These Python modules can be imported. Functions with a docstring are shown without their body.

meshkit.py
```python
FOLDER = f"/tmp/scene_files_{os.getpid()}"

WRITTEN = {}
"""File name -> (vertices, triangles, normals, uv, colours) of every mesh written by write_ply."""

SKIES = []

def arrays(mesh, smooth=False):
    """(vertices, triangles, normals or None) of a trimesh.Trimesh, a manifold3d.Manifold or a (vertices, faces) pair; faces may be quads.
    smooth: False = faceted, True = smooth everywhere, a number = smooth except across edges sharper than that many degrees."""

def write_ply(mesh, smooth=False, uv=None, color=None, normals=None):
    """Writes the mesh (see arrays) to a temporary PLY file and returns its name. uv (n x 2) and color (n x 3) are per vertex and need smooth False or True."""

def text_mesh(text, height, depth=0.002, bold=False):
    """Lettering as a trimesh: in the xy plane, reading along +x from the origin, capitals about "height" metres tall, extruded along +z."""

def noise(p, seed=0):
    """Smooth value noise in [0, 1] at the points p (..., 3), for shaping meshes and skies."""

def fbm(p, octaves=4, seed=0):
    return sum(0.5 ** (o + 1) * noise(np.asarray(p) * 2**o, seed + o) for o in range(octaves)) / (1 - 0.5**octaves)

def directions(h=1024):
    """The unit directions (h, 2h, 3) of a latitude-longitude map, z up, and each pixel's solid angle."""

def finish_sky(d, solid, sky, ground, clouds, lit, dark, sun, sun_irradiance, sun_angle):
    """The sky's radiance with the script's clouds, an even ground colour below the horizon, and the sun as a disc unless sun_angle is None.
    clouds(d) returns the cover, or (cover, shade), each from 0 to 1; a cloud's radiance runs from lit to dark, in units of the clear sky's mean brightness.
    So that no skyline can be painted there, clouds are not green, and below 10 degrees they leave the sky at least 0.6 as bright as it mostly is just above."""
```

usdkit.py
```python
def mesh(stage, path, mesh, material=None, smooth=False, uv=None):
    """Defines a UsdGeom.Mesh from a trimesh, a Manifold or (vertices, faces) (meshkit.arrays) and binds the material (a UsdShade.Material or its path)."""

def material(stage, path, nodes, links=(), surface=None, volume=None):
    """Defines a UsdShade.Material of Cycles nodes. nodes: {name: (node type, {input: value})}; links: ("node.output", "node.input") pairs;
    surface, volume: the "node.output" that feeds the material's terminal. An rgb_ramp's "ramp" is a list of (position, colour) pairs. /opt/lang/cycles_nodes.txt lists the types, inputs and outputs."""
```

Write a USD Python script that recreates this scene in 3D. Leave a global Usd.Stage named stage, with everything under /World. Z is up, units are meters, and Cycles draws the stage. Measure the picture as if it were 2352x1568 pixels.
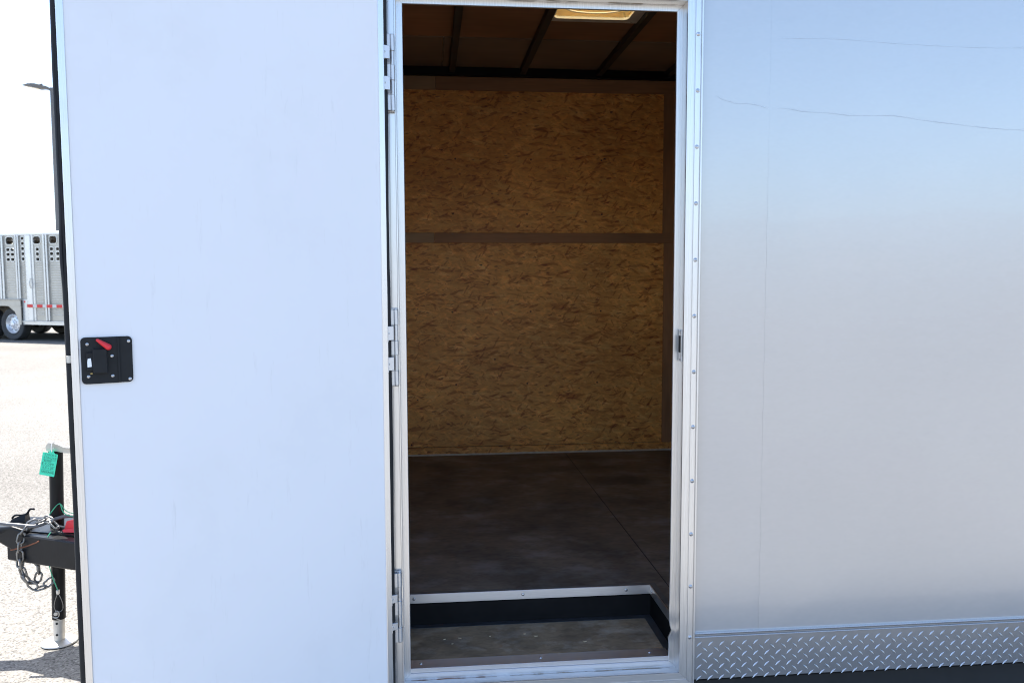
import math, random
import numpy as np, trimesh, shapely
from shapely.geometry import Polygon, Point, box as sbox
import usdkit, meshkit
from pxr import Usd, UsdGeom, UsdLux, UsdShade, Gf, Sdf

stage = Usd.Stage.CreateInMemory()
UsdGeom.SetStageUpAxis(stage, "Z"); UsdGeom.SetStageMetersPerUnit(stage, 1.0)
UsdGeom.Xform.Define(stage, "/World"); UsdGeom.Scope.Define(stage, "/World/Looks")
random.seed(7); rng = np.random.default_rng(7)

# ------------------------------------------------------------------ camera, sky, sun, exposure
CAM = np.array([.0659, -2.3788, 1.5447]); YAW, PITCH, ROLL = .101, -.079, -.003
_f = np.array([math.sin(YAW) * math.cos(PITCH), math.cos(YAW) * math.cos(PITCH), math.sin(PITCH)])
_r = np.array([math.cos(YAW), -math.sin(YAW), 0]); _u = np.cross(_r, _f)
_r, _u = math.cos(ROLL) * _r + math.sin(ROLL) * _u, -math.sin(ROLL) * _r + math.cos(ROLL) * _u
cam = UsdGeom.Camera.Define(stage, "/World/camera")
M = Gf.Matrix4d(*[float(a) for a in (*_r, 0, *_u, 0, *(-_f), 0, *CAM, 1)])
cam.AddTransformOp().Set(M)
cam.CreateHorizontalApertureAttr(36.0); cam.CreateFocalLengthAttr(36 * 1882 / 2352)
cam.CreateFStopAttr(7.0); cam.CreateFocusDistanceAttr(2.6)
cam.CreateExposureAttr(1.78)
SUN_EL, SUN_DIR = math.radians(60), np.array([-.66, .75])
SUN_DIR = SUN_DIR / np.linalg.norm(SUN_DIR)
L = np.array([*(SUN_DIR * math.cos(SUN_EL)), math.sin(SUN_EL)])
usdkit.material(stage, "/World/Looks/sky_look", {
    "sky": ("sky_texture", {"sky_type": "single_scattering", "sun_disc": False, "sun_elevation": SUN_EL,
                            "sun_rotation": math.atan2(L[0], L[1]), "aerosol_density": 1.5, "air_density": 1.0, "ozone_density": 2.6}),
    "bg": ("background_shader", {"strength": 0.11})}, [("sky.color", "bg.color")], surface="bg.background")
dome = UsdLux.DomeLight.Define(stage, "/World/sky")
UsdShade.MaterialBindingAPI.Apply(dome.GetPrim()).Bind(UsdShade.Material.Get(stage, "/World/Looks/sky_look"))
dome.GetPrim().SetCustomDataByKey("kind", "structure")
sun = UsdLux.DistantLight.Define(stage, "/World/sun")
sun.CreateNormalizeAttr(True); sun.CreateIntensityAttr(1.22); sun.CreateAngleAttr(0.5); sun.CreateColorAttr(Gf.Vec3f(1, .95, .88))
_x = np.cross([0, 0, 1], L); _x /= np.linalg.norm(_x); _y = np.cross(L, _x)
sun.AddTransformOp().Set(Gf.Matrix4d(*[float(a) for a in (*_x, 0, *_y, 0, *L, 0, 0, 0, 20, 1)]))

# ------------------------------------------------------------------ materials
def mat(name, nodes, links=(), surface="p.BSDF"):
    return usdkit.material(stage, "/World/Looks/" + name, nodes, links, surface=surface)

def plain(name, color, rough=.5, metallic=0., var=.12, scale=6., bump=0., bscale=200., stretch=(1, 1, 1), **kw):
    """A base colour with cloudy dirt variation and optional fine relief."""
    c = np.array(color)
    n = {"g": ("geometry", {}), "m": ("mapping", {"scale": stretch}),
         "n": ("noise_texture", {"scale": scale, "detail": 6.0, "roughness": .6}),
         "r": ("rgb_ramp", {"ramp": [(.3, tuple(c * (1 - var))), (.7, tuple(np.minimum(c * (1 + var), .95)))]}),
         "p": ("principled_bsdf", {"roughness": rough, "metallic": metallic, **kw})}
    l = [("g.position", "m.vector"), ("m.vector", "n.vector"), ("n.fac", "r.fac"), ("r.color", "p.base_color")]
    if bump:
        n["bn"] = ("noise_texture", {"scale": bscale, "detail": 3.0}); n["b"] = ("bump", {"strength": bump, "distance": .002})
        l += [("g.position", "bn.vector"), ("bn.fac", "b.height"), ("b.normal", "p.normal")]
    return mat(name, n, l)

def aluminium(name, color=(.80, .80, .81), rough=.34, stretch=(60, 60, 2.5)):
    n = {"g": ("geometry", {}), "m": ("mapping", {"scale": stretch}), "m2": ("mapping", {"scale": (2.2, 2.2, 1.6)}),
         "n": ("noise_texture", {"scale": 6.0, "detail": 5.0, "roughness": .65}), "n2": ("noise_texture", {"scale": 3.0, "detail": 6.0, "roughness": .65}),
         "rr": ("map_range", {"from_min": .3, "from_max": .7, "to_min": rough - .02, "to_max": rough + .025}),
         "r": ("rgb_ramp", {"ramp": [(.26, tuple(np.array(color) * .90)), (.42, tuple(np.array(color) * .985)), (.75, color)]}),
         "p": ("principled_bsdf", {"metallic": .95})}
    return mat(name, n, [("g.position", "m.vector"), ("m.vector", "n.vector"), ("g.position", "m2.vector"), ("m2.vector", "n2.vector"), ("n2.fac", "r.fac"),
                         ("r.color", "p.base_color"), ("n.fac", "rr.value"), ("rr.result", "p.roughness")])

FRAME_AL = aluminium("frame_aluminium", (.72, .715, .71), .30)
SILL_AL = aluminium("sill_aluminium", (.68, .67, .67), .36, (3, 60, 60))
HINGE_AL = aluminium("hinge_aluminium", (.60, .60, .61), .4)
TREAD = plain("tread_plate_aluminium", (.50, .52, .55), .27, .97, .06, 9)
LUG = plain("worn_lug_aluminium", (.64, .65, .665), .30, .9, .05, 9)
STOCK_AL = plain("stock_trailer_aluminium", (.40, .378, .335), .40, .75, .12, 2.5)
STOCK_AL2 = plain("stock_trailer_bright_post", (.66, .645, .61), .36, .7, .06, 3)
# silver painted aluminium skin: satin paint with a clear gloss that mirrors sky and lot
mat("skin_paint", {"g": ("geometry", {}), "n": ("noise_texture", {"scale": 1.7, "detail": 5.0}), "m": ("mapping", {"scale": (1.0, 1.0, 2.0)}),
    "n2": ("noise_texture", {"scale": 4.0, "detail": 6.0, "roughness": .7}),
    "r": ("rgb_ramp", {"ramp": [(.3, (.462, .455, .450)), (.7, (.482, .474, .468))]}),
    "rr": ("map_range", {"from_min": .3, "from_max": .75, "to_min": .23, "to_max": .26}),
    "p": ("principled_bsdf", {"metallic": .68, "coat_weight": .45, "coat_roughness": .03})},
    [("g.position", "n.vector"), ("n.fac", "r.fac"), ("r.color", "p.base_color"), ("g.position", "m.vector"), ("m.vector", "n2.vector"), ("n2.fac", "rr.value"), ("rr.result", "p.roughness")])
SKIN = "/World/Looks/skin_paint"
# white inside face of the door: glossy pebbled sheet with a little grime
mat("door_white", {"g": ("geometry", {}), "v": ("noise_texture", {"scale": 420.0, "detail": 2.0}), "n": ("noise_texture", {"scale": 2.2, "detail": 8.0, "roughness": .7}),
    "m": ("mapping", {"scale": (14.0, 14.0, 1.6)}), "s": ("noise_texture", {"scale": 3.0, "detail": 7.0, "roughness": .75}),
    "r": ("rgb_ramp", {"ramp": [(.25, (.63, .622, .634)), (.5, (.668, .66, .672)), (.8, (.678, .67, .682))]}),
    "r2": ("rgb_ramp", {"ramp": [(.24, (.86, .85, .84)), (.40, (1, 1, 1))]}),
    "mx": ("mix", {"mix_type": "multiply", "fac": .8}), "b": ("bump", {"strength": .09, "distance": .001}),
    "p": ("principled_bsdf", {"roughness": .42})},
    [("g.position", "v.vector"), ("g.position", "n.vector"), ("n.fac", "r.fac"), ("g.position", "m.vector"), ("m.vector", "s.vector"), ("s.fac", "r2.fac"),
     ("r.color", "mx.color1"), ("r2.color", "mx.color2"), ("mx.color", "p.base_color"), ("v.fac", "b.height"), ("b.normal", "p.normal")])
WHITE = "/World/Looks/door_white"
RUBBER = plain("black_rubber", (.010, .0105, .012), .55, 0, .2, 20, specular_ior_level=.3)
BLACK = plain("black_paint", (.006, .0063, .007), .36, 0, .3, 12, .15, 120, specular_ior_level=.2)
BORDER = plain("dark_border_strip", (.05, .052, .057), .5, .3, .3, 20)
FLANGE = plain("dull_floor_flange", (.13, .115, .10), .6, 0, .25, 20, specular_ior_level=.2)
RISER = plain("black_riser_paint", (.006, .006, .0065), .7, 0, .3, 12, specular_ior_level=.12)
UNDER = plain("black_undercoat", (.008, .008, .009), .8, 0, .3, 12)
LATCH = plain("latch_black_plastic", (.010, .0105, .0115), .6, 0, .2, 40, .2, 900, specular_ior_level=.25)
RED = plain("red_plastic", (.62, .02, .03), .4, 0, .1, 20)
ZINC = plain("zinc_screw", (.62, .63, .66), .25, .95, .1, 60)
GALV = plain("galvanised_steel", (.50, .475, .43), .42, .7, .12, 25)
CHAIN = plain("chain_steel", (.20, .195, .185), .4, .85, .2, 50)
CABLE = plain("grey_cable", (.10, .10, .105), .4, 0, .1, 30)
GREENWIRE = plain("green_wire", (.02, .28, .15), .4, 0, .1, 30)
TAG = plain("green_tag_card", (.04, .62, .38), .5, 0, .04, 40)
INK = plain("dark_ink", (.01, .12, .09), .6, 0, .05, 40)
STRING = plain("white_string", (.75, .75, .72), .6, 0, .05, 40)
TYRE = plain("tyre_rubber", (.018, .018, .018), .75, 0, .2, 20)
RIM = plain("silver_rim", (.66, .66, .67), .32, .6, .08, 10)
HOLE = plain("dark_hole", (.006, .006, .006), .8)
WHITEPAINT = plain("white_roof_rail", (.80, .80, .80), .35, 0, .03, 3)
TAPE_R = plain("red_reflector", (.50, .012, .015), .3, 0, .05, 60)
TAPE_W = plain("white_reflector", (.50, .49, .46), .3, 0, .05, 60)
POLE = plain("bronze_pole_paint", (.10, .095, .09), .45, .1, .1, 3)
LED = plain("led_lens", (.60, .55, .42), .3, 0, .05, 60)
VENTW = plain("vent_plastic", (.62, .58, .50), .45, 0, .08, 20)
RUST = plain("rust_line", (.16, .055, .025), .85, 0, .3, 60)
RUSTY = plain("rust_film", (.30, .18, .13), .85, 0, .3, 60)
DIRT = plain("dirt_film", (.36, .31, .25), .85, 0, .25, 80)
CAULK = plain("caulk", (.60, .52, .42), .7, 0, .2, 30)
FAINT = plain("faint_scuff", (.50, .505, .52), .3, .6, .1, 60)
SCRATCH = plain("scratch_mark", (.44, .45, .48), .4, .35, .2, 60)
CHIP = plain("wood_chip", (.50, .40, .26), .7, 0, .2, 60)
STICKER = plain("sticker_paper", (.74, .74, .76), .5, 0, .03, 60)
BRASS = plain("brass", (.55, .42, .18), .3, .9)
GREYSTEEL = plain("roof_bow_steel", (.040, .039, .038), .55, .2, .2, 10)
mat("vent_lens", {"d": ("diffuse_bsdf", {"color": (.92, .82, .55)}), "t": ("translucent_bsdf", {"color": (.92, .78, .46)}), "x": ("mix_closure", {"fac": .85})},
    [("d.BSDF", "x.closure1"), ("t.BSDF", "x.closure2")], surface="x.closure")
LENS = "/World/Looks/vent_lens"

def wood(name, dark, light, axis="x", scale=1., rough=.6):
    st = {"x": (1.2, 9, 14), "y": (9, 1.2, 14), "z": (9, 14, 1.2)}[axis]
    n = {"g": ("geometry", {}), "m": ("mapping", {"scale": tuple(np.array(st) * scale)}), "n": ("noise_texture", {"scale": 4.0, "detail": 9.0, "roughness": .65, "distortion": .8}),
         "n2": ("noise_texture", {"scale": 2.1, "detail": 4.0}), "r": ("rgb_ramp", {"ramp": [(.28, dark), (.72, light)]}),
         "r2": ("rgb_ramp", {"ramp": [(.3, (.72, .72, .72)), (.7, (1.12, 1.1, 1.08))]}), "o": ("mix", {"mix_type": "multiply", "fac": 1.0}),
         "b": ("bump", {"strength": .15, "distance": .001}), "p": ("principled_bsdf", {"roughness": rough})}
    return mat(name, n, [("g.position", "m.vector"), ("m.vector", "n.vector"), ("g.position", "n2.vector"), ("n.fac", "r.fac"), ("n2.fac", "r2.fac"),
                         ("r.color", "o.color1"), ("r2.color", "o.color2"), ("o.color", "p.base_color"), ("n.fac", "b.height"), ("b.normal", "p.normal")])
PLANK = wood("brown_board", (.30, .142, .062), (.43, .215, .098), "x")
PLANK_L = wood("light_brown_board", (.38, .23, .12), (.50, .32, .17), "x")
PLANK_V = wood("brown_upright_board", (.31, .152, .068), (.45, .23, .108), "z")
CEIL = wood("ceiling_plywood", (.31, .14, .066), (.40, .20, .10), "x", .6)
CEIL2 = wood("grey_ceiling_panel", (.21, .145, .095), (.27, .19, .13), "x", .6)

# dark worn plywood floor: long grain, whitish scuffs
mat("floor_plywood", {"g": ("geometry", {}), "m": ("mapping", {"scale": (4.5, 8.0, 1)}), "m2": ("mapping", {"scale": (2.2, 3.0, 1)}),
    "n": ("noise_texture", {"scale": 5.0, "detail": 9.0, "roughness": .7, "distortion": .6}), "n2": ("noise_texture", {"scale": 2.3, "detail": 7.0, "roughness": .68}),
    "n3": ("noise_texture", {"scale": 3.7, "detail": 3.0}),
    "r": ("rgb_ramp", {"ramp": [(.22, (.142, .110, .083)), (.5, (.220, .172, .128)), (.8, (.285, .225, .162))]}),
    "r2": ("rgb_ramp", {"ramp": [(.50, (0, 0, 0)), (.72, (.8, .8, .8))]}), "sc": ("color", {"value": (.34, .31, .285)}),
    "mx": ("mix", {}), "r3": ("rgb_ramp", {"ramp": [(.3, (.6, .6, .62)), (.6, (1, 1, 1))]}), "mu": ("mix", {"mix_type": "multiply", "fac": 1.0}),
    "b": ("bump", {"strength": .2, "distance": .001}), "p": ("principled_bsdf", {"roughness": .8, "specular_ior_level": .15})},
    [("g.position", "m.vector"), ("m.vector", "n.vector"), ("g.position", "m2.vector"), ("m2.vector", "n2.vector"), ("g.position", "n3.vector"), ("n.fac", "r.fac"),
     ("n2.fac", "r2.fac"), ("r2.color", "mx.fac"), ("r.color", "mx.color1"), ("sc.color", "mx.color2"), ("n3.fac", "r3.fac"),
     ("mx.color", "mu.color1"), ("r3.color", "mu.color2"), ("mu.color", "p.base_color"), ("n.fac", "b.height"), ("b.normal", "p.normal")])
mat("step_plywood_lit", {"g": ("geometry", {}), "m": ("mapping", {"scale": (4.5, 8.0, 1)}), "m2": ("mapping", {"scale": (2.2, 3.0, 1)}),  # the floor plywood again, lightened: stronger daylight on the step put into its colour
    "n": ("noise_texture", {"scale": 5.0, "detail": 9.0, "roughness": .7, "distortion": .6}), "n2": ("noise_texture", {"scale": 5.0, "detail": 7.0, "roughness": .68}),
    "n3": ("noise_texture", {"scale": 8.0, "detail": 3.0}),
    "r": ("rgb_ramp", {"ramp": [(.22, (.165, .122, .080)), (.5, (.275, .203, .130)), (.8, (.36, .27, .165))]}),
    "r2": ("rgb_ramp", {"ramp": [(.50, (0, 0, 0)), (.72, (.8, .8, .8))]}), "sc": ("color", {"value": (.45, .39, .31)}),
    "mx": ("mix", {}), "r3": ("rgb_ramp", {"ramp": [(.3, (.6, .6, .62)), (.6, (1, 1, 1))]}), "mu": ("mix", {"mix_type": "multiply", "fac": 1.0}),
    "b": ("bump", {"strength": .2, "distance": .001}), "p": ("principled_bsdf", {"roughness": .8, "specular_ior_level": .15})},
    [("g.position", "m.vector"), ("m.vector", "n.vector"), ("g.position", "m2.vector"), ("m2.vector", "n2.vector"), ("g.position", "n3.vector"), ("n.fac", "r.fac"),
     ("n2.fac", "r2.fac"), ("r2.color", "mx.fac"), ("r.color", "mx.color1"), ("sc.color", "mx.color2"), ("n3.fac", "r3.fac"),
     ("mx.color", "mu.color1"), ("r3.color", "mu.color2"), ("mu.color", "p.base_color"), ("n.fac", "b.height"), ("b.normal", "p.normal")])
FLOOR = "/World/Looks/floor_plywood"

# oriented strand board: layers of stretched, rotated flakes of random tone
def osb(name):
    n = {"g": ("geometry", {}), "p": ("principled_bsdf", {"roughness": .55}), "b": ("bump", {"strength": .25, "distance": .001})}
    l = []
    prev = None
    for k, (a, sx, sz) in enumerate(((0., 14., 76.), (.85, 22., 104.), (.38, 17., 88.), (-.75, 22., 104.), (-.30, 16., 90.), (.16, 15., 82.), (-1.2, 26., 110.), (-.10, 14., 76.))):
        n[f"m{k}"] = ("mapping", {"rotation": (0, a, 0), "location": (3.1 * k, 0, 1.7 * k)}); n[f"s{k}"] = ("mapping", {"scale": (sx, .01, sz)})
        n[f"d{k}"] = ("noise_texture", {"scale": 9.0, "detail": 2.0}); n[f"a{k}"] = ("vector_math", {"math_type": "multiply_add", "vector2": (.035, .0, .03)})
        n[f"v{k}"] = ("voronoi_texture", {"scale": 1.0}); n[f"x{k}"] = ("separate_color", {})
        n[f"r{k}"] = ("rgb_ramp", {"ramp": [(0, (.58, .23, .050)), (.12, (.74, .335, .078)), (.5, (.85, .41, .100)), (.85, (.90, .455, .125)), (1, (.94, .53, .17))]})
        l += [("g.position", f"d{k}.vector"), (f"d{k}.color", f"a{k}.vector1"), ("g.position", f"a{k}.vector3"), (f"a{k}.vector", f"m{k}.vector"), (f"m{k}.vector", f"s{k}.vector"), (f"s{k}.vector", f"v{k}.vector"),
              (f"v{k}.color", f"x{k}.color"), (f"x{k}.r", f"r{k}.fac")]
        if prev is None:
            prev = f"r{k}.color"
        else:
            n[f"c{k}"] = ("math", {"math_type": "greater_than", "value2": (0, .45, .42, .58, .5, .5, .86, .60)[k]}); n[f"w{k}"] = ("mix", {})
            l += [(f"x{k}.g", f"c{k}.value1"), (f"c{k}.value", f"w{k}.fac"), (prev, f"w{k}.color1"), (f"r{k}.color", f"w{k}.color2")]
            prev = f"w{k}.color"
    for k, (a, sx, sz, cut, tone) in enumerate(((.40, 20., 88., .968, (.66, .53, .43)), (-.45, 26., 96., .962, (.72, .60, .50)), (.05, 13., 80., .966, (.70, .58, .48)), (1.0, 26., 100., .978, (.66, .54, .45)), (-.25, 16., 70., .86, (1.16, 1.18, 1.22)), (.6, 20., 78., .86, (1.14, 1.16, 1.2)), (-.9, 22., 80., .90, (1.14, 1.15, 1.2)), (.2, 40., 150., .975, (.50, .40, .33)))):
        n[f"em{k}"] = ("mapping", {"rotation": (0, a, 0), "location": (5.3 * k + 2, 0, 2.9 * k + 1)}); n[f"es{k}"] = ("mapping", {"scale": (sx, .01, sz)})
        n[f"ev{k}"] = ("voronoi_texture", {"scale": 1.0}); n[f"ex{k}"] = ("separate_color", {}); n[f"ec{k}"] = ("math", {"math_type": "greater_than", "value2": cut}); n[f"et{k}"] = ("color", {"value": tone}); n[f"ew{k}"] = ("mix", {"mix_type": "multiply"})
        l += [("g.position", f"em{k}.vector"), (f"em{k}.vector", f"es{k}.vector"), (f"es{k}.vector", f"ev{k}.vector"), (f"ev{k}.color", f"ex{k}.color"), (f"ex{k}.b", f"ec{k}.value1"), (f"ec{k}.value", f"ew{k}.fac"), (prev, f"ew{k}.color1"), (f"et{k}.color", f"ew{k}.color2")]
        prev = f"ew{k}.color"
    # fibre grain, broad mottling
    n["fm"] = ("mapping", {"scale": (13, .01, 34), "rotation": (0, .1, 0)}); n["fn"] = ("noise_texture", {"scale": 3.0, "detail": 8.0, "roughness": .72})
    n["fr"] = ("rgb_ramp", {"ramp": [(.30, (.46, .34, .24)), (.40, (.88, .85, .82)), (.62, (1.05, 1.05, 1.05))]}); n["fx"] = ("mix", {"mix_type": "multiply", "fac": .9})
    n["bn"] = ("noise_texture", {"scale": 1.6, "detail": 3.0}); n["br"] = ("rgb_ramp", {"ramp": [(.3, (.72, .68, .64)), (.7, (1.1, 1.1, 1.1))]}); n["bx"] = ("mix", {"mix_type": "multiply", "fac": 1.0})
    n["tm"] = ("mapping", {"scale": (45, .01, 260), "rotation": (0, .12, 0)}); n["tn"] = ("noise_texture", {"scale": 1.0, "detail": 5.0, "roughness": .7}); n["tr"] = ("rgb_ramp", {"ramp": [(.3, (.80, .78, .76)), (.7, (1.1, 1.1, 1.1))]}); n["tx"] = ("mix", {"mix_type": "multiply", "fac": 1.0})
    l += [("g.position", "fm.vector"), ("fm.vector", "fn.vector"), ("fn.fac", "fr.fac"), (prev, "fx.color1"), ("fr.color", "fx.color2"),
          ("g.position", "bn.vector"), ("bn.fac", "br.fac"), ("fx.color", "bx.color1"), ("br.color", "bx.color2"),
          ("g.position", "tm.vector"), ("tm.vector", "tn.vector"), ("tn.fac", "tr.fac"), ("bx.color", "tx.color1"), ("tr.color", "tx.color2"),
          ("tx.color", "p.base_color"), ("x0.g", "b.height"), ("b.normal", "p.normal")]
    return mat(name, n, l)
OSB = osb("strand_board")

mat("asphalt", {"g": ("geometry", {}), "v": ("voronoi_texture", {"scale": 130.0}), "n": ("noise_texture", {"scale": 75.0, "detail": 7.0, "roughness": .8}),
    "n2": ("noise_texture", {"scale": .35, "detail": 5.0}), "x": ("separate_color", {}),
    "r": ("rgb_ramp", {"ramp": [(0, (.085, .081, .075)), (.3, (.170, .162, .148)), (.8, (.208, .198, .181)), (1, (.29, .277, .255))]}),
    "r2": ("rgb_ramp", {"ramp": [(.3, (.80, .80, .80)), (.7, (1.12, 1.12, 1.12))]}), "mu": ("mix", {"mix_type": "multiply", "fac": 1.0}),
    "b": ("bump", {"strength": .7, "distance": .007}), "p": ("principled_bsdf", {"roughness": .95, "specular_ior_level": .15})},
    [("g.position", "v.vector"), ("g.position", "n.vector"), ("g.position", "n2.vector"), ("v.color", "x.color"), ("x.r", "r.fac"), ("n2.fac", "r2.fac"),
     ("r.color", "mu.color1"), ("r2.color", "mu.color2"), ("mu.color", "p.base_color"), ("n.fac", "b.height"), ("b.normal", "p.normal")])
ADDED_HILL = plain("added_hillside", (.17, .155, .14), .95, 0, .25, .004)
ASPHALT = "/World/Looks/asphalt"

# ------------------------------------------------------------------ helpers
ORIGIN, USED = {}, {}
def numbered(parent, name):
    k = USED.get((parent, name), 0); USED[(parent, name)] = k + 1
    return f"{parent}/{name}" + (f"_{k:03d}" if k else "")
def tag(path, label=None, cat=None, group=None, kind=None):
    p = stage.GetPrimAtPath(path)
    for k, v in (("label", label), ("category", cat), ("group", group), ("kind", kind)):
        if v: p.SetCustomDataByKey(k, v)
    return path
def thing(name, label, cat, loc=(0, 0, 0), rz=0, group=None):
    path = numbered("/World", name); x = UsdGeom.Xform.Define(stage, path)
    x.AddTranslateOp().Set(Gf.Vec3d(*map(float, loc)))
    if rz: x.AddRotateZOp().Set(rz)
    ORIGIN[path] = np.array(loc, float) if not rz else np.zeros(3)   # turned things are authored in their own frame
    return tag(path, label, cat, group)
def arr(m):
    if hasattr(m, "to_mesh"): q = m.to_mesh(); return np.array(q.vert_properties[:, :3]), np.array(q.tri_verts)
    if isinstance(m, trimesh.Trimesh): return np.array(m.vertices), np.array(m.faces)
    v, f = np.asarray(m[0], float), np.asarray(m[1], int)
    if f.shape[1] == 4: f = np.vstack([f[:, [0, 1, 2]], f[:, [0, 2, 3]]])
    return v, f
def obj(name, m, look, parent="/World", smooth=30, label=None, kind=None):
    top = "/World" if parent == "/World" else "/".join(parent.split("/")[:3])
    v, f = arr(m); v = v - ORIGIN.get(top, 0)
    path = numbered(parent, name)
    usdkit.mesh(stage, path, trimesh.Trimesh(v, f, process=False), look, smooth=smooth)
    return tag(path, label, kind=kind)
def cat(*ms):
    out_v, out_f, o = [], [], 0
    for m in ms:
        v, f = arr(m); out_v.append(v); out_f.append(f + o); o += len(v)
    return np.vstack(out_v), np.vstack(out_f)
def bx(x0, x1, y0, y1, z0, z1, c=0.0):
    """A box, its edges chamfered by c."""
    if not c:
        m = trimesh.creation.box(bounds=[[x0, y0, z0], [x1, y1, z1]]); return m
    p = []
    for X, sx in ((x0, 1), (x1, -1)):
        for Y, sy in ((y0, 1), (y1, -1)):
            for Z, sz in ((z0, 1), (z1, -1)):
                p += [(X + sx * c, Y + sy * c, Z), (X + sx * c, Y, Z + sz * c), (X, Y + sy * c, Z + sz * c)]
    return trimesh.convex.convex_hull(np.array(p))
def hull(p): return trimesh.convex.convex_hull(np.asarray(p, float))
def tube(pts, r, n=10, closed=False, squash=None):
    pts = np.asarray(pts, float); r = np.broadcast_to(r, len(pts))
    T = np.roll(pts, -1, 0) - np.roll(pts, 1, 0) if closed else np.gradient(pts, axis=0)
    T /= np.linalg.norm(T, axis=1, keepdims=True)
    a = np.array([0, 0, 1.0]) if abs(T[0, 2]) < .9 else np.array([1.0, 0, 0])
    N = np.cross(T[0], a); N /= np.linalg.norm(N); v = []
    th = np.linspace(0, 2 * np.pi, n, endpoint=False)
    for i in range(len(pts)):
        N = N - T[i] * (N @ T[i]); N /= np.linalg.norm(N); Bn = np.cross(T[i], N)
        v.append(pts[i] + r[i] * (np.cos(th)[:, None] * N + np.sin(th)[:, None] * Bn))
    v = np.vstack(v); m = len(pts); f = []
    for i in range(m if closed else m - 1):
        j = (i + 1) % m
        for k in range(n):
            k2 = (k + 1) % n; f += [(i * n + k, i * n + k2, j * n + k2), (i * n + k, j * n + k2, j * n + k)]
    if not closed:
        v = np.vstack([v, pts[0], pts[-1]]); a, b = len(v) - 2, len(v) - 1
        for k in range(n):
            k2 = (k + 1) % n; f += [(a, k2, k), (b, (m - 1) * n + k, (m - 1) * n + k2)]
    return v, np.array(f)
def spline(pts, n=40):
    from scipy.interpolate import CubicSpline
    pts = np.asarray(pts, float); t = np.r_[0, np.cumsum(np.linalg.norm(np.diff(pts, axis=0), axis=1))]
    return CubicSpline(t, pts)(np.linspace(0, t[-1], n))
def rev(profile, n=32, axis="z"):
    """profile: (radius, height) pairs."""
    m = trimesh.creation.revolve(np.array(profile, float), sections=n); v, f = arr(m)
    if axis == "y": v = v[:, [0, 2, 1]] * [1, -1, 1]
    if axis == "x": v = v[:, [2, 1, 0]] * [1, -1, 1]
    return v, f
def move(m, t=(0, 0, 0), mtx=None):
    v, f = arr(m)
    if mtx is not None: v = v @ np.asarray(mtx).T
    return v + np.asarray(t, float), f
def extrude(poly, d):
    return trimesh.creation.extrude_polygon(poly, d, engine="earcut")
def rrect(x0, y0, x1, y1, r, q=5):
    return sbox(x0 + r, y0 + r, x1 - r, y1 - r).buffer(r, quad_segs=q)
XZ = np.array([[1, 0, 0], [0, 0, -1], [0, 1, 0]])      # a shape drawn in xy, put up in the xz plane, extruded towards -y
def grid(nx, nz, fn):
    """fn(u, v) -> point, u and v from 0 to 1."""
    u, w = np.meshgrid(np.linspace(0, 1, nx), np.linspace(0, 1, nz), indexing="ij")
    v = fn(u.ravel(), w.ravel()); i = np.arange(nx * nz).reshape(nx, nz)
    f = np.stack([i[:-1, :-1], i[1:, :-1], i[1:, 1:], i[:-1, 1:]], -1).reshape(-1, 4)
    return v, f
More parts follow.
